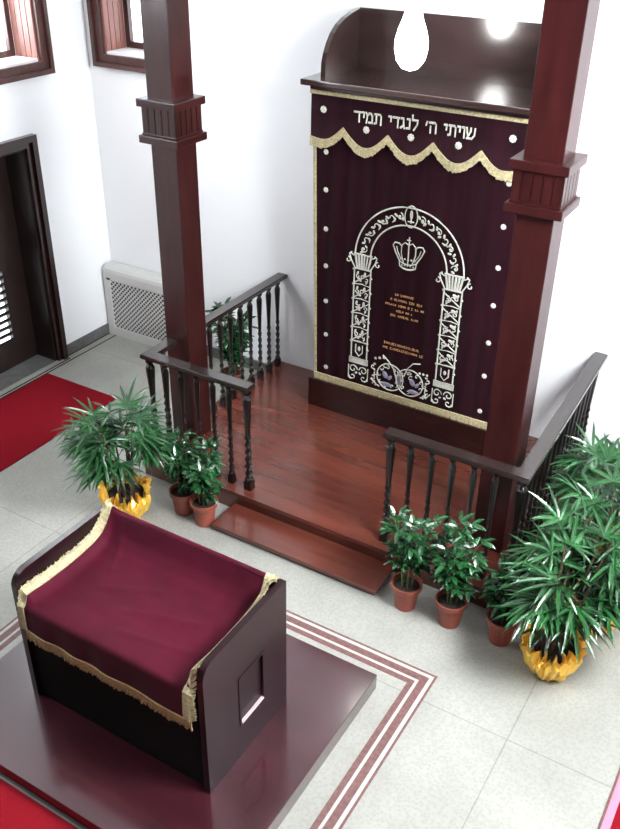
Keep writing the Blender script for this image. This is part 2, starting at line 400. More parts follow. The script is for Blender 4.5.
# ark curtain -------------------------------------------------------------
CY = -.474; cz0, cz1 = .445, 2.655
def cx_edge(z, s): return (.575+.045*(2.64-z)/2.2) if s < 0 else 2.115+.005*(2.64-z)/2.2
def fold(x, z): 
    d = (2.64-z)/2.2
    return .0055*math.sin(x*46+1.2*math.sin(z*1.5))*min(1, .5+.5*d)+.0035*math.sin(x*21+z*.8)
cur = thing('ark_curtain', 'dark plum velvet curtain embroidered with a silver arch and crown, hanging on the ark', 'curtain', (1.355, CY, HP))
bm = new(); nx, nz = 130, 60; g_ = []
for j in range(nz+1):
    z = cz0+(cz1-cz0)*j/nz; row = []
    for i in range(nx+1):
        s = i/nx; x = cx_edge(z, -1)*(1-s)+cx_edge(z, 1)*s
        row.append(bm.verts.new((x, CY-.004+fold(x, z), z)))
    g_.append(row)
for j in range(nz):
    for i in range(nx): bm.faces.new((g_[j][i], g_[j][i+1], g_[j+1][i+1], g_[j+1][i]))
bmesh.ops.solidify(bm, geom=list(bm.faces), thickness=-.003)
obj('velvet_cloth', bm, M['curtain'], cur, True)
def fringe_strip(bm, P0, P1, drop, band, n, out=Vector((0, -1, 0)), down=Vector((0, 0, -1)), amp=.004, seed=1, th=.006):
    """a band of braid from P0 to P1 with hanging threads"""
    rnd = random.Random(seed); P0 = Vector(P0); P1 = Vector(P1); d = (P1-P0)/n
    for k in range(n):
        a = P0+d*k; c = P0+d*(k+1); o1 = out*(th*.5+rnd.random()*amp)
        dr = drop*(.85+.3*rnd.random())
        v = [bm.verts.new(p) for p in (a, c, c+down*band, a+down*band, a+out*th, c+out*th, c+out*th+down*band, a+out*th+down*band)]
        for f in ((0, 1, 2, 3), (4, 7, 6, 5), (0, 4, 5, 1), (3, 2, 6, 7), (0, 3, 7, 4), (1, 5, 6, 2)): bm.faces.new([v[i] for i in f])
        q = .12; a2 = a+d*q+down*band; c2 = a+d*(1-q)+down*band; mid = (a2+c2)/2+down*(dr-band)+d*(rnd.random()-.5)*.8
        e0 = mid-d*.28; e1 = mid+d*.28
        v = [bm.verts.new(p) for p in (a2, c2, e1, e0, a2+out*th*.9, c2+out*th*.9, e1+o1, e0+o1)]
        for f in ((0, 1, 2, 3), (4, 7, 6, 5), (0, 4, 5, 1), (3, 2, 6, 7), (0, 3, 7, 4), (1, 5, 6, 2)): bm.faces.new([v[i] for i in f])
bm = new(); fringe_strip(bm, (.612, CY-.010, .478), (2.124, CY-.010, .478), .098, .034, 100, amp=.014, th=.010)
obj('bottom_fringe', bm, M['gold'], cur)
bm = new()
for j in range(40):
    za = cz0+(2.62-cz0)*j/40; zb = cz0+(2.62-cz0)*(j+1)/40
    xa = cx_edge(za, -1); box(bm, xa-.010, CY-.013, za, xa+.012, CY-.004, zb)
obj('side_braid', bm, M['gold'], cur)

EY = CY-.0135   # face of embroidery
def rib(bm, pts, w_=.009, y=EY, th=.006, closed=False):
    n = len(pts)
    if closed: pts = list(pts)+[pts[0]]; n += 1
    P = [Vector((p[0], p[1])) for p in pts]; A = []; B = []
    for i, p in enumerate(P):
        if closed and i in (0, n-1): d = P[1]-P[-2]
        else: d = P[min(i+1, n-1)]-P[max(i-1, 0)]
        if d.length < 1e-9: d = Vector((1, 0))
        d.normalize(); nn = Vector((-d.y, d.x))*w_*.5; A.append(p+nn); B.append(p-nn)
    rings = [[bm.verts.new(q) for q in ((a.x, y+th, a.y), (a.x*.75+b_.x*.25, y, a.y*.75+b_.y*.25), (a.x*.25+b_.x*.75, y, a.y*.25+b_.y*.75), (b_.x, y+th, b_.y))] for a, b_ in zip(A, B)]
    for R0, R1 in zip(rings, rings[1:]):
        for k in range(4): bm.faces.new((R0[k], R0[(k+1) % 4], R1[(k+1) % 4], R1[k]))
    bm.faces.new(rings[0]); bm.faces.new(rings[-1][::-1])
def blob(bm, x, z, a, b_, rot=0, y=EY, th=.006, n=10):
    c, s = math.cos(rot), math.sin(rot)
    o = []; i_ = []
    for k in range(n):
        t_ = 2*PI*k/n; px, pz = a*math.cos(t_), b_*math.sin(t_)
        o.append(bm.verts.new((x+px*c-pz*s, y+th, z+px*s+pz*c))); i_.append(bm.verts.new((x+(px*c-pz*s)*.7, y, z+(px*s+pz*c)*.7)))
    for k in range(n): bm.faces.new((o[k], o[(k+1) % n], i_[(k+1) % n], i_[k]))
    bm.faces.new(i_)
def spiral(bm, x, z, r, a0, turns, w_=.008, flip=1):
    n = 14; rib(bm, [(x+flip*r*(1-.75*i/n)*math.cos(a0+turns*2*PI*i/n), z+r*(1-.75*i/n)*math.sin(a0+turns*2*PI*i/n)) for i in range(n+1)], w_)
AXC, AZC = 1.368, 1.54
emb = new()
rib(emb, arc(AXC, AZC, .428, 0, PI, 40), .012); rib(emb, arc(AXC, AZC, .300, 0, PI, 36), .012)
# vine in the arch
rnd = random.Random(4)
for sgn in (-1, 1):
    for k in range(7):
        a = PI/2+sgn*(.24+k*.195); cx_, cz_ = AXC+.364*math.cos(a), AZC+.364*math.sin(a)
        tt = a-PI/2
        spiral(emb, cx_, cz_, .030, a+PI*(k % 2), .75, .008, 1 if k % 2 else -1)
        blob(emb, cx_+.030*math.cos(a+1.2), cz_+.030*math.sin(a+1.2), .017, .009, a+.7)
        blob(emb, cx_-.030*math.cos(a+.9), cz_-.030*math.sin(a+.9), .016, .009, a-.6)
        if k % 2 == 0: blob(emb, cx_, cz_, .011, .011)
rib(emb, arc(AXC, AZC+.366, .048, 0, 2*PI, 18, .078)[:-1], .009, closed=True)
blob(emb, AXC, AZC+.38, .012, .034); rib(emb, [(AXC-.024, AZC+.33), (AXC+.024, AZC+.33)], .010); rib(emb, [(AXC, AZC+.32), (AXC, AZC+.36)], .010)
o1 = obj('arch_embroidery', emb, M['silver'], cur)
# two pillars
for side, (xa, xb) in ((-1, (.940, 1.076)), (1, (1.660, 1.796))):
    emb = new(); xm = (xa+xb)/2
    rib(emb, [(xa, 1.45), (xa, .66)], .012); rib(emb, [(xb, 1.45), (xb, .66)], .012)
    # capital
    rib(emb, [(xa-.008, 1.552), (xb+.008, 1.552)], .014); rib(emb, [(xa-.004, 1.440), (xb+.004, 1.440)], .014)
    for k in range(6):
        xx = xa+.012+(xb-xa-.024)*k/5; rib(emb, [(xm+(xx-xm)*.8, 1.445), (xx, 1.50), (xm+(xx-xm)*1.15, 1.548)], .017)
    for fl, xe in ((-1, xa), (1, xb)):
        rib(emb, [(xe, 1.45), (xe+fl*.03, 1.50), (xe+fl*.045, 1.545), (xe+fl*.025, 1.56)], .010)
        spiral(emb, xe+fl*.055, 1.495, .024, PI/2, .9, .009, fl)
        rib(emb, [(xe+fl*.005, 1.535), (xe+fl*.035, 1.55)], .009)
    # bumps on the outside of the shafts and diagonal bands
    zs = [1.43-.118*k for k in range(6)]
    for k, z in enumerate(zs):
        blob(emb, xa-.004, z, .012, .009); blob(emb, xb+.004, z-.05, .012, .009)
        if k < 5: rib(emb, [(xa+.004, z-.02), (xb-.004, z-.105)] if side > 0 else [(xa+.004, z-.105), (xb-.004, z-.02)], .009)
        if k < 5:
            f_ = -1 if side > 0 else 1
            blob(emb, xm-f_*.040, z-.028, .018, .009, 1.2); blob(emb, xm+f_*.038, z-.088, .018, .009, 1.2); blob(emb, xm+f_*.03, z-.04, .012, .008, .2)
            blob(emb, xm+.022, z-.030-.0*f_, .026, .013, .9*f_+.5); blob(emb, xm-.024, z-.075, .024, .012, -.6*f_)
            spiral(emb, xm, z-.055, .020, k, .7, .008)
            spiral(emb, xm-f_*.035, z-.05, .018, k+2, .8, .008); spiral(emb, xm+f_*.036, z-.065, .017, k+4, .8, .008)
            rib(emb, [(xa, z-.115), (xm, z-.108), (xb, z-.118)], .007)
    rib(emb, [(xa-.01, .845), (xb+.01, .845)], .012); rib(emb, [(xa-.008, .70), (xb+.008, .70)], .010)
    # shield in the plinth
    rib(emb, [(xm-.030, .82), (xm-.030, .755), (xm, .722), (xm+.030, .755), (xm+.030, .82)], .011); blob(emb, xm, .785, .013, .022)
    prism(emb, [(xa-.014, .655), (xb+.014, .655), (xb+.014, .705), (xa-.014, .705)], 'y', EY, EY+.006)
    # scrolls below
    for dx, fl in ((-.045, 1), (.045, -1)):
        spiral(emb, xm+dx, .60, .038, 0, 1.1, .009, fl); spiral(emb, xm+dx*1.1, .535, .030, PI, .9, .009, fl)
        blob(emb, xm+dx*.4, .57, .014, .009, .6*fl)
    rib(emb, [(xm-.085, .63), (xm-.085, .52), (xm-.06, .505)], .008); rib(emb, [(xm+.085, .63), (xm+.085, .52), (xm+.06, .505)], .008)
    obj('pillar_embroidery', emb, M['silver'], cur)
# interlaced rings at the bottom
emb = new()
for fx in (-1, 1):
    c0 = 1.3685+fx*.0835
    for k in range(9):
        a = 2*PI*k/9+.3; spiral(emb, c0+.085*math.cos(a)+fx*.012, .615+.08*math.sin(a), .017, a, .7, .007, fx)
    for k in range(4): spiral(emb, c0+fx*(.125+.022*(k % 2)), .52+.05*k, .022, k*1.3, .8, .008, fx); blob(emb, c0+fx*.135, .545+.05*k, .012, .008, k)
for cx_ in (1.285, 1.452):
    rib(emb, arc(cx_, .615, .112, 0, 2*PI, 28)[:-1], .010, closed=True)
rib(emb, arc(1.285, .615, .092, -.9, .9, 10), .007); rib(emb, arc(1.452, .615, .092, PI-.9, PI+.9, 10), .007)
rib(emb, [(1.215, .79), (1.26, .755), (1.31, .70), (1.34, .62)], .011); rib(emb, [(1.53, .80), (1.47, .785), (1.43, .735), (1.40, .66)], .010)
for k in range(3): blob(emb, 1.155+.035*k, .745+.012*k, .012, .012); blob(emb, 1.59-.03*k, .72-.0*k, .010, .010)
for k in range(3): spiral(emb, 1.46+.02*(k-1), .69-.035*k, .022, k, .8, .008)
spiral(emb, 1.245, .70, .03, 0, .9, .009)
rib(emb, [(1.12, .56), (1.16, .53), (1.20, .51)], .009); rib(emb, [(1.55, .515), (1.60, .53), (1.63, .57)], .009)
obj('ring_embroidery', emb, M['silver'], cur)
emb = new()
for cx_ in (1.255, 1.485):
    blob(emb, cx_, .545, .052, .019, 0, n=14); blob(emb, cx_-.012, .625, .022, .034, .5); blob(emb, cx_+.03, .61, .014, .026, -.6)
blob(emb, 1.368, .615, .018, .055, 0, n=14)
obj('blue_silver_leaves', emb, M['lavender'], cur)['label'] = 'bluish silver leaves inside the rings'
# crown
emb = new(); KX = 1.366
rib(emb, [(KX-.062, 1.535), (KX-.03, 1.520), (KX, 1.516), (KX+.03, 1.520), (KX+.062, 1.535)], .014)
rib(emb, [(KX-.066, 1.572), (KX-.03, 1.556), (KX, 1.552), (KX+.03, 1.556), (KX+.066, 1.572)], .009)
rib(emb, [(KX-.062, 1.535), (KX-.066, 1.572)], .009); rib(emb, [(KX+.062, 1.535), (KX+.066, 1.572)], .009)
for k in range(5): blob(emb, KX-.044+.022*k, 1.545, .006, .006)
for f_ in (-1, 1):
    rib(emb, [(KX+f_*.066, 1.575), (KX+f_*.10, 1.63), (KX+f_*.122, 1.68), (KX+f_*.108, 1.702), (KX+f_*.075, 1.70), (KX+f_*.05, 1.68)], .010)
    rib(emb, [(KX+f_*.034, 1.565), (KX+f_*.055, 1.63), (KX+f_*.055, 1.69), (KX+f_*.03, 1.715), (KX, 1.70)], .009)
    rib(emb, [(KX+f_*.05, 1.58), (KX+f_*.085, 1.64), (KX+f_*.095, 1.675)], .006)
rib(emb, [(KX, 1.56), (KX, 1.76)], .009); rib(emb, [(KX-.016, 1.735), (KX+.016, 1.735)], .008)
for k in range(-2, 3): blob(emb, KX+k*.026, 1.588+.004*abs(k), .008, .008)
obj('crown_embroidery', emb, M['silver'], cur)
# small dedication lines (not legible in the photograph)
rnd = random.Random(8)
for xc, z, hw in ((1.37, 1.308, .083), (1.374, 1.266, .122), (1.367, 1.223, .155), (1.37, 1.180, .066), (1.373, 1.140, .113), (1.366, .903, .145), (1.374, .864, .162)):
    x = xc-hw; emb = new()
    while x < xc+hw:
        if rnd.random() < .16 and len(emb.verts):
            obj('dedication_lettering', emb, M['goldthread'], cur); emb = new(); x += .014; continue
        h = rnd.choice((.014, .014, .019)); w2 = .008
        k = rnd.randrange(4)
        rib(emb, [(x, z-h/2), (x, z+h/2)], .0045)
        if k != 1: rib(emb, [(x, z+h/2-.002), (x+w2, z+h/2-.002)], .0045)
        if k in (0, 3): rib(emb, [(x+w2, z+h/2), (x+w2, z-h/2)], .0045)
        if k in (1, 2): rib(emb, [(x, z-h/2+.002), (x+w2, z-h/2+.002)], .0045)
        x += .0155
    obj('dedication_lettering', emb, M['goldthread'], cur)['label'] = 'small orange-gold embroidered lines'
def rosette(x, z, y, parent, r=.019):
    bm = new()
    prof = [(r, 0), (r*.95, .003), (r*.55, .0045), (r*.5, .003), (r*.3, .003), (r*.28, .006)]
    t_ = new(); lathe(t_, prof, (0, 0, 0), 16, lambda a, z_: 1+.08*math.cos(8*a))
    bmesh.ops.rotate(t_, verts=t_.verts, matrix=Matrix.Rotation(PI/2, 3, 'X')); bmesh.ops.translate(t_, verts=t_.verts, vec=(x, y, z))
    merge(bm, t_); obj('rosette', bm, M['silver'], parent)
for k, z in enumerate((1.979, 1.687, 1.399, 1.113, .83, .542)): rosette(.681+.007*k, z, EY+.006, cur)
for z in (2.25, 1.963, 1.676, 1.400, 1.113, .847, .553): rosette(2.031, z, EY+.006, cur)
rosette(.676, 2.25, EY+.006, cur)

# valance -----------------------------------------------------------------
VY = -.500
val = thing('ark_valance', 'short scalloped plum velvet valance with silver Hebrew lettering above the ark curtain', 'valance', (1.355, VY, 2.4))
xs = [.56, .655, .821, .992, 1.163, 1.328, 1.494, 1.663, 1.830, 1.985, 2.125]
zb = [2.345, 2.332, 2.434, 2.318, 2.432, 2.318, 2.432, 2.318, 2.430, 2.322, 2.345]
def vz(x):
    for i in range(len(xs)-1):
        if x <= xs[i+1]+1e-9:
            s = (x-xs[i])/(xs[i+1]-xs[i]); a, b_ = zb[i], zb[i+1]
            if b_ > a: s2 = 1-math.cos(s*PI/2) if i else s
            else: s2 = math.sin(s*PI/2)
            return a+(b_-a)*s2
    return zb[-1]
bm = new(); n = 120; rows = []
for i in range(n+1):
    x = .56+(2.125-.56)*i/n; q = .002*math.sin(x*30)
    rows.append([bm.verts.new((x, VY+q, vz(x))), bm.verts.new((x, VY+q*.5, 2.52)), bm.verts.new((x, VY+.003, 2.668))])
for A, B in zip(rows, rows[1:]):
    for k in range(2): bm.faces.new((A[k], B[k], B[k+1], A[k+1]))
bmesh.ops.solidify(bm, geom=list(bm.faces), thickness=-.004)
obj('valance_cloth', bm, M['curtain'], val, True)
bm = new(); rnd = random.Random(2)
for i in range(150):
    x0 = .56+(2.125-.56)*i/150; x1 = .56+(2.125-.56)*(i+1)/150; za, zc = vz(x0), vz(x1); dr = .052*(.9+.2*rnd.random())
    y = VY-.009-.003*rnd.random()
    v = [bm.verts.new(p) for p in ((x0, y, za+.010), (x1, y, zc+.010), (x1, y, zc-dr), (x0, y, za-dr), (x0, y+.009, za+.010), (x1, y+.009, zc+.010), (x1, y+.006, zc-dr), (x0, y+.006, za-dr))]
    for f in ((3, 2, 1, 0), (4, 5, 6, 7), (0, 1, 5, 4), (3, 7, 6, 2), (0, 4, 7, 3), (1, 2, 6, 5)): bm.faces.new([v[j] for j in f])
obj('scalloped_fringe', bm, M['gold'], val)
bm = new(); boxr(bm, .555, VY-.012, 2.640, 2.130, VY-.001, 2.668, .003); obj('top_braid', bm, M['gold'], val)
for x, z in ((.662, 2.543), (.999, 2.450), (1.332, 2.447), (1.671, 2.443), (2.026, 2.537)): rosette(x, z, VY-.004, val, .024)
# Hebrew letters, drawn as strokes.  unit box: height 1, x grows to the right
HE = {
 'shin': (.95, [[(0, 1), (.12, .35), (.20, 0)], [(.10, 0), (.62, 0), (.88, .35), (.92, 1)], [(.46, 1), (.44, .65), (.22, .25)]]),
 'vav': (.32, [[(0, .96), (.24, .96), (.24, 0)]]),
 'yod': (.32, [[(0, .96), (.24, .96), (.22, .52)]]),
 'tav': (.85, [[(.04, .96), (.62, .96), (.76, .80), (.76, 0)], [(.20, .96), (.20, .10), (.0, .04)]]),
 'he': (.80, [[(0, .96), (.60, .96), (.72, .80), (.72, 0)], [(.10, .60), (.10, 0)]]),
 'geresh': (.26, [[(.12, 1.0), (.02, .68)]]),
 'lamed': (.72, [[(.02, 1.42), (.02, .94), (.62, .94), (.60, .55), (.24, 0)]]),
 'nun': (.48, [[(.10, .96), (.36, .96), (.36, .06), (.0, .06)]]),
 'gimel': (.52, [[(.06, .96), (.30, .96), (.34, .35), (.44, 0)], [(.36, .32), (.02, .04)]]),
 'dalet': (.76, [[(0, .94), (.74, .94)], [(.58, .94), (.58, 0)]]),
 'resh': (.70, [[(0, .94), (.5, .94), (.6, .8), (.6, 0)]]),
 'mem': (.90, [[(.0, 1), (.16, .74), (.06, 0)], [(.16, .74), (.40, .96), (.64, .92), (.76, .70), (.76, .05), (.38, .05)]]),
 ' ': (.55, []),
}
seq = ['dalet', 'yod', 'mem', 'tav', ' ', 'yod', 'dalet', 'gimel', 'nun', 'lamed', ' ', 'geresh', 'he', ' ', 'yod', 'tav', 'yod', 'vav', 'shin']
bm = new(); H_ = .066; gap = .17
tot = sum(HE[k][0]+gap for k in seq)-gap; sx = (1.775-.905)/tot; x = .905
for k in seq:
    adv, st = HE[k]
    if k == ' ': obj('hebrew_word', bm, M['silver'], val); bm = new()
    for pl in st: 
        for p, q in zip(pl, pl[1:]):
            horiz = abs(q[0]-p[0]) > abs(q[1]-p[1])
            dx, dz = (q[0]-p[0]), (q[1]-p[1]); l = math.hypot(dx, dz); e_ = .07
            rib(bm, [(x+(p[0]-dx/l*e_)*sx, 2.497+(p[1]-dz/l*e_)*H_), (x+(q[0]+dx/l*e_)*sx, 2.497+(q[1]+dz/l*e_)*H_)], .015 if horiz else .0115, y=VY-.008, th=.006)
    x += (adv+gap)*sx
obj('hebrew_word', bm, M['silver'], val)

# hanging lamp in front of the hood -----------------------------------------
lx, ly, lz = 1.421, -.78, 3.081
lamp = thing('hanging_lamp', 'glowing frosted pear-shaped lamp hanging before the hood of the ark', 'lamp', (lx, ly, ZC))
bm = new(); lathe(bm, [(.004, -.155), (.05, -.14), (.085, -.095), (.100, -.03), (.098, .02), (.083, .08), (.062, .13), (.050, .17), (.046, .25)], (lx, ly, lz-.01), 28); obj('glass_shade', bm, M['lamp'], lamp, True)
bm = new(); lathe(bm, [(.053, .25), (.053, .31), (.02, .34)], (lx, ly, lz-.01), 20); obj('socket', bm, M['white'], lamp, True)
bm = new(); tube(bm, [(lx, ly, lz+.32), (lx, ly, ZC)], .006); obj('rod', bm, M['white'], lamp)

# radiator cover ------------------------------------------------------------
rx0, rx1, ry = -1.945, -1.02, -.155
rad = thing('radiator_cover', 'off-white radiator cover with lattice grille in the corner under the window', 'radiator cover', ((rx0+rx1)/2, ry, 0))
bm = new()
prism(bm, rect(rx0, 0, rx1, .66), 'y', ry, ry+.015, [rect(rx0+.075, .085, rx1-.075, .585)])
pr_ = [(ry, .66), (ry+.008, .69), (ry+.03, .712), (ry+.06, .72), (-.02, .72), (-.02, .70), (ry+.015, .66)]
prism(bm, pr_, 'x', rx0, rx1)
for a in (rx0, rx1-.015): box(bm, a, ry+.015, 0, a+.015, -.02, .70)
obj('casing', bm, M['radiator'], rad)
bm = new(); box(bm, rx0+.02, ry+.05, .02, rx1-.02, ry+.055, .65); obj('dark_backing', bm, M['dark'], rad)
bm = new(); gx0, gx1, gz0, gz1 = rx0+.07, rx1-.07, .08, .59; st = .046; wl = .0072
def clipseg(x, s):
    # diagonal x + s*(z-gz0)
    pts = []
    for k in range(61):
        z = gz0+(gz1-gz0)*k/60; xx = x+s*(z-gz0)
        if gx0 <= xx <= gx1: pts.append((xx, z))
    return (pts[0], pts[-1]) if len(pts) > 1 else None
for s in (1, -1):
    x = gx0-(gz1-gz0) if s > 0 else gx0
    while x < (gx1 if s > 0 else gx1+(gz1-gz0)):
        c = clipseg(x, s)
        if c: rib(bm, list(c), wl*1.6, y=ry+.006+(.002 if s > 0 else 0), th=.003)
        x += st
obj('lattice_grille', bm, M['radiator'], rad)
bm = new(); boxr(bm, rx0+.045, ry-.008, .585, rx0+.085, ry, .605, .002); obj('latch', bm, M['black'], rad)

# ------------------------------------------------------------------ dais and reading table
DX0, DX1, DY0, DY1, DH = .519, 2.393, -4.272, -2.757, .107
da = thing('wooden_dais', 'low plum-red lacquered dais under the reading table', 'platform', ((DX0+DX1)/2, DY0, 0))
bm = new(); boxr(bm, DX0, DY0, .0, DX1, DY1, DH, .004); obj('deck', bm, M['dais'], da)
TB0, TB1 = -3.168, -3.855   # back, front
tz = .953
tb = thing('reading_table', 'dark plum wooden reading table with rounded side panels standing on the dais', 'table', (1.46, -3.5, DH))
fr = [(TB0, DH), (TB0, tz)]+[(TB1+.085-.085*math.sin(a), tz-.085+.085*math.cos(a)) for a in [PI/2*k/8 for k in range(9)]]+[(TB1, DH)]
bm = new(); prism(bm, fr, 'x', .862, .897); obj('side_panel', bm, M['table'], tb)
hole = rect(-3.585, .335, -3.385, .650)
bm = new(); prism(bm, fr, 'x', 2.019, 2.054, [hole]); 
sp = obj('side_panel', bm, M['table'], tb)
bm = new(); box(bm, 2.025, -3.59, .33, 2.042, -3.38, .655)
prism(bm, rect(-3.595, .325, -3.375, .660), 'x', 2.024, 2.058, [rect(-3.581, .339, -3.389, .646)])
obj('recessed_panel', bm, M['table'], sp)
bm = new(); boxr(bm, 2.043, -3.581, .334, 2.062, -3.389, .342, .002); obj('recess_highlight', bm, M['ledge'], sp)['label'] = 'pale strip painted as the highlight on the sill of the recess'  # added pale strip, paints the light caught by the dark wooden sill
bm = new(); box(bm, .897, TB0-.03, DH, 2.019, TB0, .945); obj('back_panel', bm, M['table'], tb)
bm = new(); prism(bm, [(TB0-.03, .80), (TB0-.03, .76), (-3.40, .735), (-3.80, .735), (-3.80, .705), (-3.36, .705), (TB0-.03, .70)], 'x', .897, 2.019); obj('table_top', bm, M['table'], tb)
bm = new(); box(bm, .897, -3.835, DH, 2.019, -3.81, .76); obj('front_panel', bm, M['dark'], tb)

# the cloth over it
cl = thing('table_cloth', 'maroon velvet cloth with gold fringe draped over the reading table', 'tablecloth', (1.46, -3.5, .78))
prof = [(-3.160, .930), (-3.170, .958), (-3.195, .950), (-3.215, .905), (-3.245, .850), (-3.29, .810), (-3.36, .785), (-3.46, .775), (-3.58, .772), (-3.70, .775), (-3.80, .785), (-3.857, .786), (-3.866, .776), (-3.868, .73), (-3.868, .68), (-3.868, .62)]
def resample(P, n):
    ds = [0]
    for a, b_ in zip(P, P[1:]): ds.append(ds[-1]+math.dist(a, b_))
    out = []
    for k in range(n+1):
        d = ds[-1]*k/n; i = max(j for j in range(len(ds)) if ds[j] <= d+1e-9); i = min(i, len(P)-2)
        s = (d-ds[i])/(ds[i+1]-ds[i]); out.append((P[i][0]+(P[i+1][0]-P[i][0])*s, P[i][1]+(P[i+1][1]-P[i][1])*s))
    return out
PR = resample(prof, 56)
CX0, CX1 = .930, 1.992
def cl_pt(s, k, off=0.):
    """s: 0..1 across, k index along profile"""
    y, z = PR[k]; x = CX0+(CX1-CX0)*s
    flat = 1 if y > -3.855 else 0
    dl = (x-CX0); dr = (CX1-x)
    lift_t = max(0, .945-z) if flat else 0
    lift = 0
    if y > -3.85:
        e_ = min(1, max(0, (-3.16-y)/.08))
        lift = e_*(.055*math.exp(-(dl/.035)**2)+min(lift_t, .11)*math.exp(-(dr/.030)**2))
        wr = .0035*math.sin(9*x+14*y)*math.sin(5*x-7*y+1)+.005*noise.noise(Vector((x*4+y*3, y*9, 0)))
        # long soft creases running across
        for (ax, ay, bx, by, h_) in ((1.05, -3.25, 1.12, -3.42, .012), (1.35, -3.62, 1.75, -3.50, .007), (1.45, -3.74, 1.85, -3.66, .006), (1.15, -3.55, 1.45, -3.42, .006)):
            vx, vy = bx-ax, by-ay; t_ = ((x-ax)*vx+(y-ay)*vy)/(vx*vx+vy*vy); t_ = min(1, max(0, t_))
            dd = math.hypot(x-ax-vx*t_, y-ay-vy*t_); wr += h_*math.exp(-(dd/.014)**2)
        z += lift+wr*min(1, dl/.05, dr/.05)*e_
    else:
        q = min(1, (.78-z)/.12); y += -.010*q*(.5+.5*math.sin(x*21+2*math.sin(x*5)))
        z += .0
    # drop of the cloth is a little lower at the right
    if y < -3.86: z -= .02*s*min(1, (.78-z)/.15)
    return Vector((x, y, z+off))
bm = new(); nx = 90; gg = [[bm.verts.new(cl_pt(i/nx, k)) for i in range(nx+1)] for k in range(len(PR))]
for A, B in zip(gg, gg[1:]):
    for i in range(nx): bm.faces.new((A[i], A[i+1], B[i+1], B[i]))
bmesh.ops.solidify(bm, geom=list(bm.faces), thickness=-.003)
obj('velvet_cloth', bm, M['velvet'], cl, True)
# gold side trims: braid that follows the edge and climbs the side panels, threads standing out at its edge
def trim(side):
    bm = new(); rnd = random.Random(5+side); n = len(PR)
    inner = []; mid = []; outer = []
    for k in range(n):
        y, z = PR[k]
        if side < 0:
            p = cl_pt(0.0, k); front = y < -3.855
            inner.append(cl_pt(.014, k)+Vector((0, -.004 if front else 0, .0 if front else .006)))
            mid.append(p+Vector((-.008, -.006 if front else 0, .004 if front else .010)))
            outer.append(p+(Vector((-.030, -.004, 0)) if front else Vector((-.029, 0, .030))))
        else:
            p = cl_pt(1.0, k); front = y < -3.855
            inner.append(cl_pt(.955, k)+Vector((0, -.005 if front else 0, 0 if front else .005)))
            mid.append(p+Vector((-.010, -.008 if front else 0, .006)))
            outer.append(Vector((2.012, y-.004, z)) if front else p+Vector((.022, 0, .040 if z < .93 else .012)))
    for a in range(n-1):
        for A, B in ((inner, mid), (mid, outer)):
            for j in range(1 if A is inner else 3):
                m_ = 1 if A is inner else 3
                p0 = A[a].lerp(A[a+1], j/m_); p1 = A[a].lerp(A[a+1], (j+1)/m_)
                q0 = B[a].lerp(B[a+1], j/m_); q1 = B[a].lerp(B[a+1], (j+(1 if m_ == 1 else .7))/m_)
                if m_ == 3:
                    f_ = .8+.4*rnd.random(); q0 = p0+(q0-p0)*f_; q1 = p1+(q1-p1)*f_
                bm.faces.new([bm.verts.new(v) for v in (p0, p1, q1, q0)])
    bmesh.ops.remove_doubles(bm, verts=bm.verts, dist=.0004)
    bmesh.ops.solidify(bm, geom=list(bm.faces), thickness=.004)
    return obj('side_fringe', bm, M['gold'], cl)
trim(-1); trim(1)
bm = new(); n = 96
rnd = random.Random(3)
for k in range(n):
    s0, s1 = k/n, (k+1)/n; e0 = cl_pt(s0, len(PR)-1); e1 = cl_pt(s1, len(PR)-1)
    fringe_strip(bm, e0+Vector((0, -.002, .012)), e1+Vector((0, -.002, .012)), .062, .022, 1, seed=k, amp=.006, th=.007)
obj('front_fringe', bm, M['fringe'], cl)

# ------------------------------------------------------------------ carpets
def carpet(x0, x1, y0, y1, label, bind=False):
    t = thing('carpet_runner', label, 'carpet', ((x0+x1)/2, (y0+y1)/2, 0), 'red carpet runners')
    bm = new(); boxr(bm, x0+(.05 if bind else 0), y0, 0, x1-(.05 if bind else 0), y1, .010, .003); obj('pile', bm, M['carpet'], t)
    if bind:
        bm = new(); boxr(bm, x0, y0, 0, x0+.012, y1, .012, .002); boxr(bm, x1-.012, y0, 0, x1, y1, .012, .002)
        obj('dark_edging', bm, M['border'], t)
        bm = new(); boxr(bm, x0+.012, y0, 0, x0+.052, y1, .012, .002); boxr(bm, x1-.052, y0, 0, x1-.012, y1, .012, .002)
        obj('pink_edging', bm, M['carpetedge'], t)['label'] = 'pale pink carpet edging'
carpet(-1.845, -1.02, -7.5, -1.085, 'red carpet runner on the stone floor beside the louvred door')
carpet(3.71, 4.54, -7.5, -1.9, 'red carpet runner with pink edge at the bottom right corner', True)
carpet(.62, 2.29, -5.9, -4.285, 'red carpet on the floor in front of the dais, bottom left corner')

# ------------------------------------------------------------------ plants
def leaflet(bm, base, d, nrm, L_, w_, droop, fold_=.35, seg=4):
    d = d.normalized(); s = d.cross(nrm).normalized(); up_ = s.cross(d).normalized(); rows = []
    p = base.copy(); dd = d.copy()
    for k in range(seg+1):
        t_ = k/seg; ww = w_*(math.sin(PI*min(1, .18+.82*t_))**.7 if k < seg else 0)*.5
        if k == 0: ww = w_*.25
        u_ = s.cross(dd).normalized()
        if k == seg: rows.append([bm.verts.new(p)])
        else: rows.append([bm.verts.new(p-s*ww+u_*ww*fold_), bm.verts.new(p), bm.verts.new(p+s*ww+u_*ww*fold_)])
        dd = (dd+Vector((0, 0, -droop/seg))).normalized(); p = p+dd*L_/seg
    for A, B in zip(rows, rows[1:]):
        if len(B) == 3: bm.faces.new((A[0], A[1], B[1], B[0])); bm.faces.new((A[1], A[2], B[2], B[1]))
        else: bm.faces.new((A[0], A[1], B[0])); bm.faces.new((A[1], A[2], B[0]))
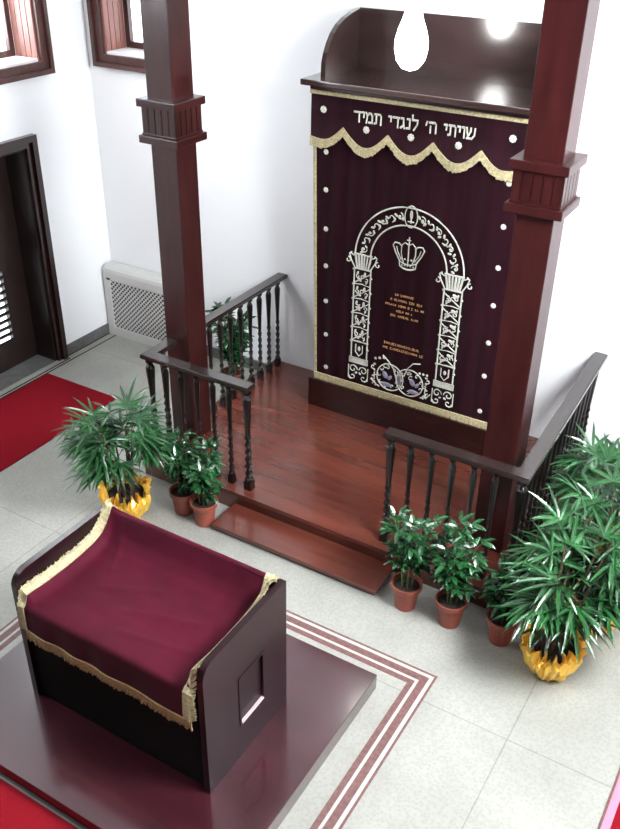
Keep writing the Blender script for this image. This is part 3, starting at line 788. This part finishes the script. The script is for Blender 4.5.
def fan(bm, p, d, rnd, L_=.22, n=8, w_=.020):
    d = d.normalized(); side = d.cross(Vector((0, 0, 1)));
    if side.length < .05: side = Vector((1, 0, 0))
    side.normalize(); nrm = side.cross(d).normalized()
    sp = math.radians(rnd.uniform(75, 105))
    for k in range(n):
        a = -sp+2*sp*k/(n-1)+rnd.uniform(-.06, .06)
        v = d*math.cos(a)+side*math.sin(a)+nrm*rnd.uniform(-.02, .12)
        leaflet(bm, p, v, nrm, L_*(1-.25*abs(a)/sp)*rnd.uniform(.85, 1.1), w_, rnd.uniform(.25, .7))
def foil_pot(t, x, y, R_, H_, seed):
    rnd = random.Random(seed); ph = [rnd.uniform(0, 6) for _ in range(6)]
    def crum(a, z): return 1+.05*math.sin(7*a+ph[0]+z*20)+.05*math.sin(13*a+ph[1]-z*45)+.05*math.sin(23*a+ph[2]+z*90)
    bm = new()
    def ring_(r, z, ruf=0):
        return [bm.verts.new((x+(r*crum(2*PI*k/72, z)+ruf*math.sin(k*2.3+ph[3])*.016)*math.cos(2*PI*k/72), y+(r*crum(2*PI*k/72, z)+ruf*math.sin(k*2.3+ph[3])*.016)*math.sin(2*PI*k/72), z+ruf*.026*math.sin(k*1.7+ph[4])+ruf*.020*math.sin(k*2.9+ph[5]))) for k in range(72)]
    prof = [(R_*.50, .0, 0), (R_*.62, .01, 0), (R_*.78, H_*.25, .1), (R_*.93, H_*.55, .2), (R_*.98, H_*.78, .4), (R_*.93, H_*.93, .7), (R_*1.03, H_*1.05, 1.3), (R_*.86, H_*1.0, 1.3), (R_*.80, H_*.82, .3)]
    rs = [ring_(*q) for q in prof]
    for A, B in zip(rs, rs[1:]):
        for k in range(72): bm.faces.new((A[k], A[(k+1) % 72], B[(k+1) % 72], B[k]))
    bm.faces.new(rs[0][::-1])
    obj('gold_foil_pot', bm, M['foil'], t)
    bm = new(); lathe(bm, [(R_*.72, H_*.5), (R_*.80, H_*.80), (R_*.4, H_*.84), (.01, H_*.85)], (x, y, 0), 24); obj('soil', bm, M['soil'], t)
def palm(x, y, label, h, rad_, seed, R_=.17, H_=.225, ncane=10, lean=(0, 0), L_=.22, name='potted_palm'):
    rnd = random.Random(seed)
    t = thing(name, label, 'potted palm', (x, y, 0), 'broadleaf lady palms in gold foil pots')
    foil_pot(t, x, y, R_, H_, seed)
    fo = new()
    for c in range(ncane):
        a = 2*PI*c/ncane+rnd.uniform(-.3, .3); r0 = R_*.45*rnd.uniform(.3, 1); hh = h*rnd.uniform(.50, .86)
        b0 = Vector((x+r0*math.cos(a), y+r0*math.sin(a), H_*.8))
        out = Vector((math.cos(a)*rad_*.28*rnd.uniform(.4, 1)+lean[0], math.sin(a)*rad_*.28*rnd.uniform(.4, 1)+lean[1], 0))
        top_ = b0+out+Vector((0, 0, hh-H_*.8)); midp = b0.lerp(top_, .5)+Vector((0, 0, .02))-out*.12
        bm = new(); tube(bm, [b0, midp, top_], [.009, .0075, .006], 6); obj('stem', bm, M['cane'], t)
        nf = 7
        for k in range(nf):
            s = .66+.34*k/(nf-1); bp_ = midp.lerp(top_, (s-.5)*2) if s > .5 else midp
            aa = a+rnd.uniform(-1.5, 1.5) if k < nf-1 else a
            el = rnd.uniform(.15, .75) if k < nf-1 else 1.1
            pl_ = rad_*rnd.uniform(.25, .62)*(1.1-.3*s)
            d = Vector((math.cos(aa)*math.cos(el), math.sin(aa)*math.cos(el), math.sin(el)))
            hub = bp_+d*pl_; 
            tube(fo, [bp_, bp_+d*pl_*.55+Vector((0, 0, .012)), hub], .0028, 4)
            dd = (d+Vector((0, 0, -.45))).normalized()
            fan(fo, hub, dd, rnd, L_, rnd.choice((6, 7, 8)), .023)
    obj('foliage', fo, M['leaf'], t)
    return t
palm(.150, -2.285, 'bushy lady palm in a gold foil pot behind the reading table, left of the platform', .94, .38, 11, lean=(-.03, 0), L_=.23)
palm(3.175, -2.10, 'lady palm in the frontmost gold foil pot right of the platform', 1.0, .34, 23, lean=(.03, .05), L_=.24)
palm(3.29, -1.61, 'lady palm in the half hidden gold foil pot at the right edge', 1.0, .36, 37, L_=.23)
palm(3.12, -1.02, 'tall lady palm farthest back beside the right railing and white wall', 1.06, .37, 41, L_=.23)

def pot(t, x, y, R_=.092, H_=.19):
    bm = new(); lathe(bm, [(R_*.70, 0), (R_*.73, .01), (R_*.90, H_*.80), (R_*1.02, H_*.80), (R_*1.06, H_*.84), (R_*1.08, H_), (R_*.98, H_), (R_*.90, H_*.82), (R_*.85, H_*.7)], (x, y, 0), 28)
    obj('flower_pot', bm, M['terracotta'], t)
    bm = new(); lathe(bm, [(R_*.7, H_*.6), (R_*.90, H_*.84), (R_*.5, H_*.87), (.005, H_*.88)], (x, y, 0), 20); obj('soil', bm, M['soil'], t)
def shrub(x, y, label, h, rad_, seed, lean=(0, 0), nst=6, den=17, R_=.092, Lf=.088, group='small potted shrubs in terracotta pots'):
    rnd = random.Random(seed); t = thing('potted_shrub', label, 'potted plant', (x, y, 0), group)
    pot(t, x, y, R_); fo = new()
    for c in range(nst):
        a = 2*PI*c/nst+rnd.uniform(-.4, .4); b0 = Vector((x+.03*math.cos(a), y+.03*math.sin(a), .155))
        k1 = rnd.uniform(.3, .95); hh = h*rnd.uniform(.72, 1.0)
        top_ = Vector((x+lean[0]+rad_*k1*.75*math.cos(a), y+lean[1]+rad_*k1*.75*math.sin(a), hh))
        midp = b0.lerp(top_, .5)-Vector((math.cos(a), math.sin(a), 0))*rad_*.10
        bm = new(); tube(bm, [b0, midp, top_], [.006, .0045, .003], 5); obj('stem', bm, M['green_stem'], t)
        for k in range(den):
            s = .34+.66*k/(den-1); q = b0.lerp(midp, s*2) if s < .5 else midp.lerp(top_, (s-.5)*2)
            aa = k*2.4+rnd.uniform(-.4, .4); el = rnd.uniform(-.1, .8)+(.5 if k > den-4 else 0)
            d = Vector((math.cos(aa)*math.cos(el), math.sin(aa)*math.cos(el), math.sin(el)))
            pl_ = rnd.uniform(.02, .06); hub = q+d*pl_; tube(fo, [q, hub], .0016, 3)
            for j, off in enumerate((0, .9, -.9)):
                if j and rnd.random() < .35: continue
                sd = d.cross(Vector((0, 0, 1))).normalized(); v = d*math.cos(off)+sd*math.sin(off)
                leaflet(fo, hub, v, sd.cross(d) if (sd.cross(d)).length > .1 else Vector((0, 0, 1)), Lf*rnd.uniform(.7, 1.15), Lf*.36, rnd.uniform(.3, .9), .2, 4)
    obj('foliage', fo, M['leaf2'], t)
    return t
shrub(.462, -2.035, 'small shrub in terracotta pot nearest the gold-potted palm at left', .64, .15, 3)
shrub(.665, -2.06, 'small shrub in terracotta pot at the left end of the step', .62, .15, 4, lean=(.02, 0))
shrub(2.235, -2.065, 'small leafy shrub in terracotta pot at the right end of the step', .71, .19, 5)
shrub(2.530, -2.055, 'dark leafy shrub in the middle of the three terracotta pots at right', .72, .17, 6)
shrub(2.850, -2.03, 'small shrub in terracotta pot right beside the frontmost gold pot', .56, .15, 7)
shrub(-.26, -.42, 'shrub in terracotta pot on the floor behind the left railing', .78, .24, 9, nst=8, den=20, Lf=.10)
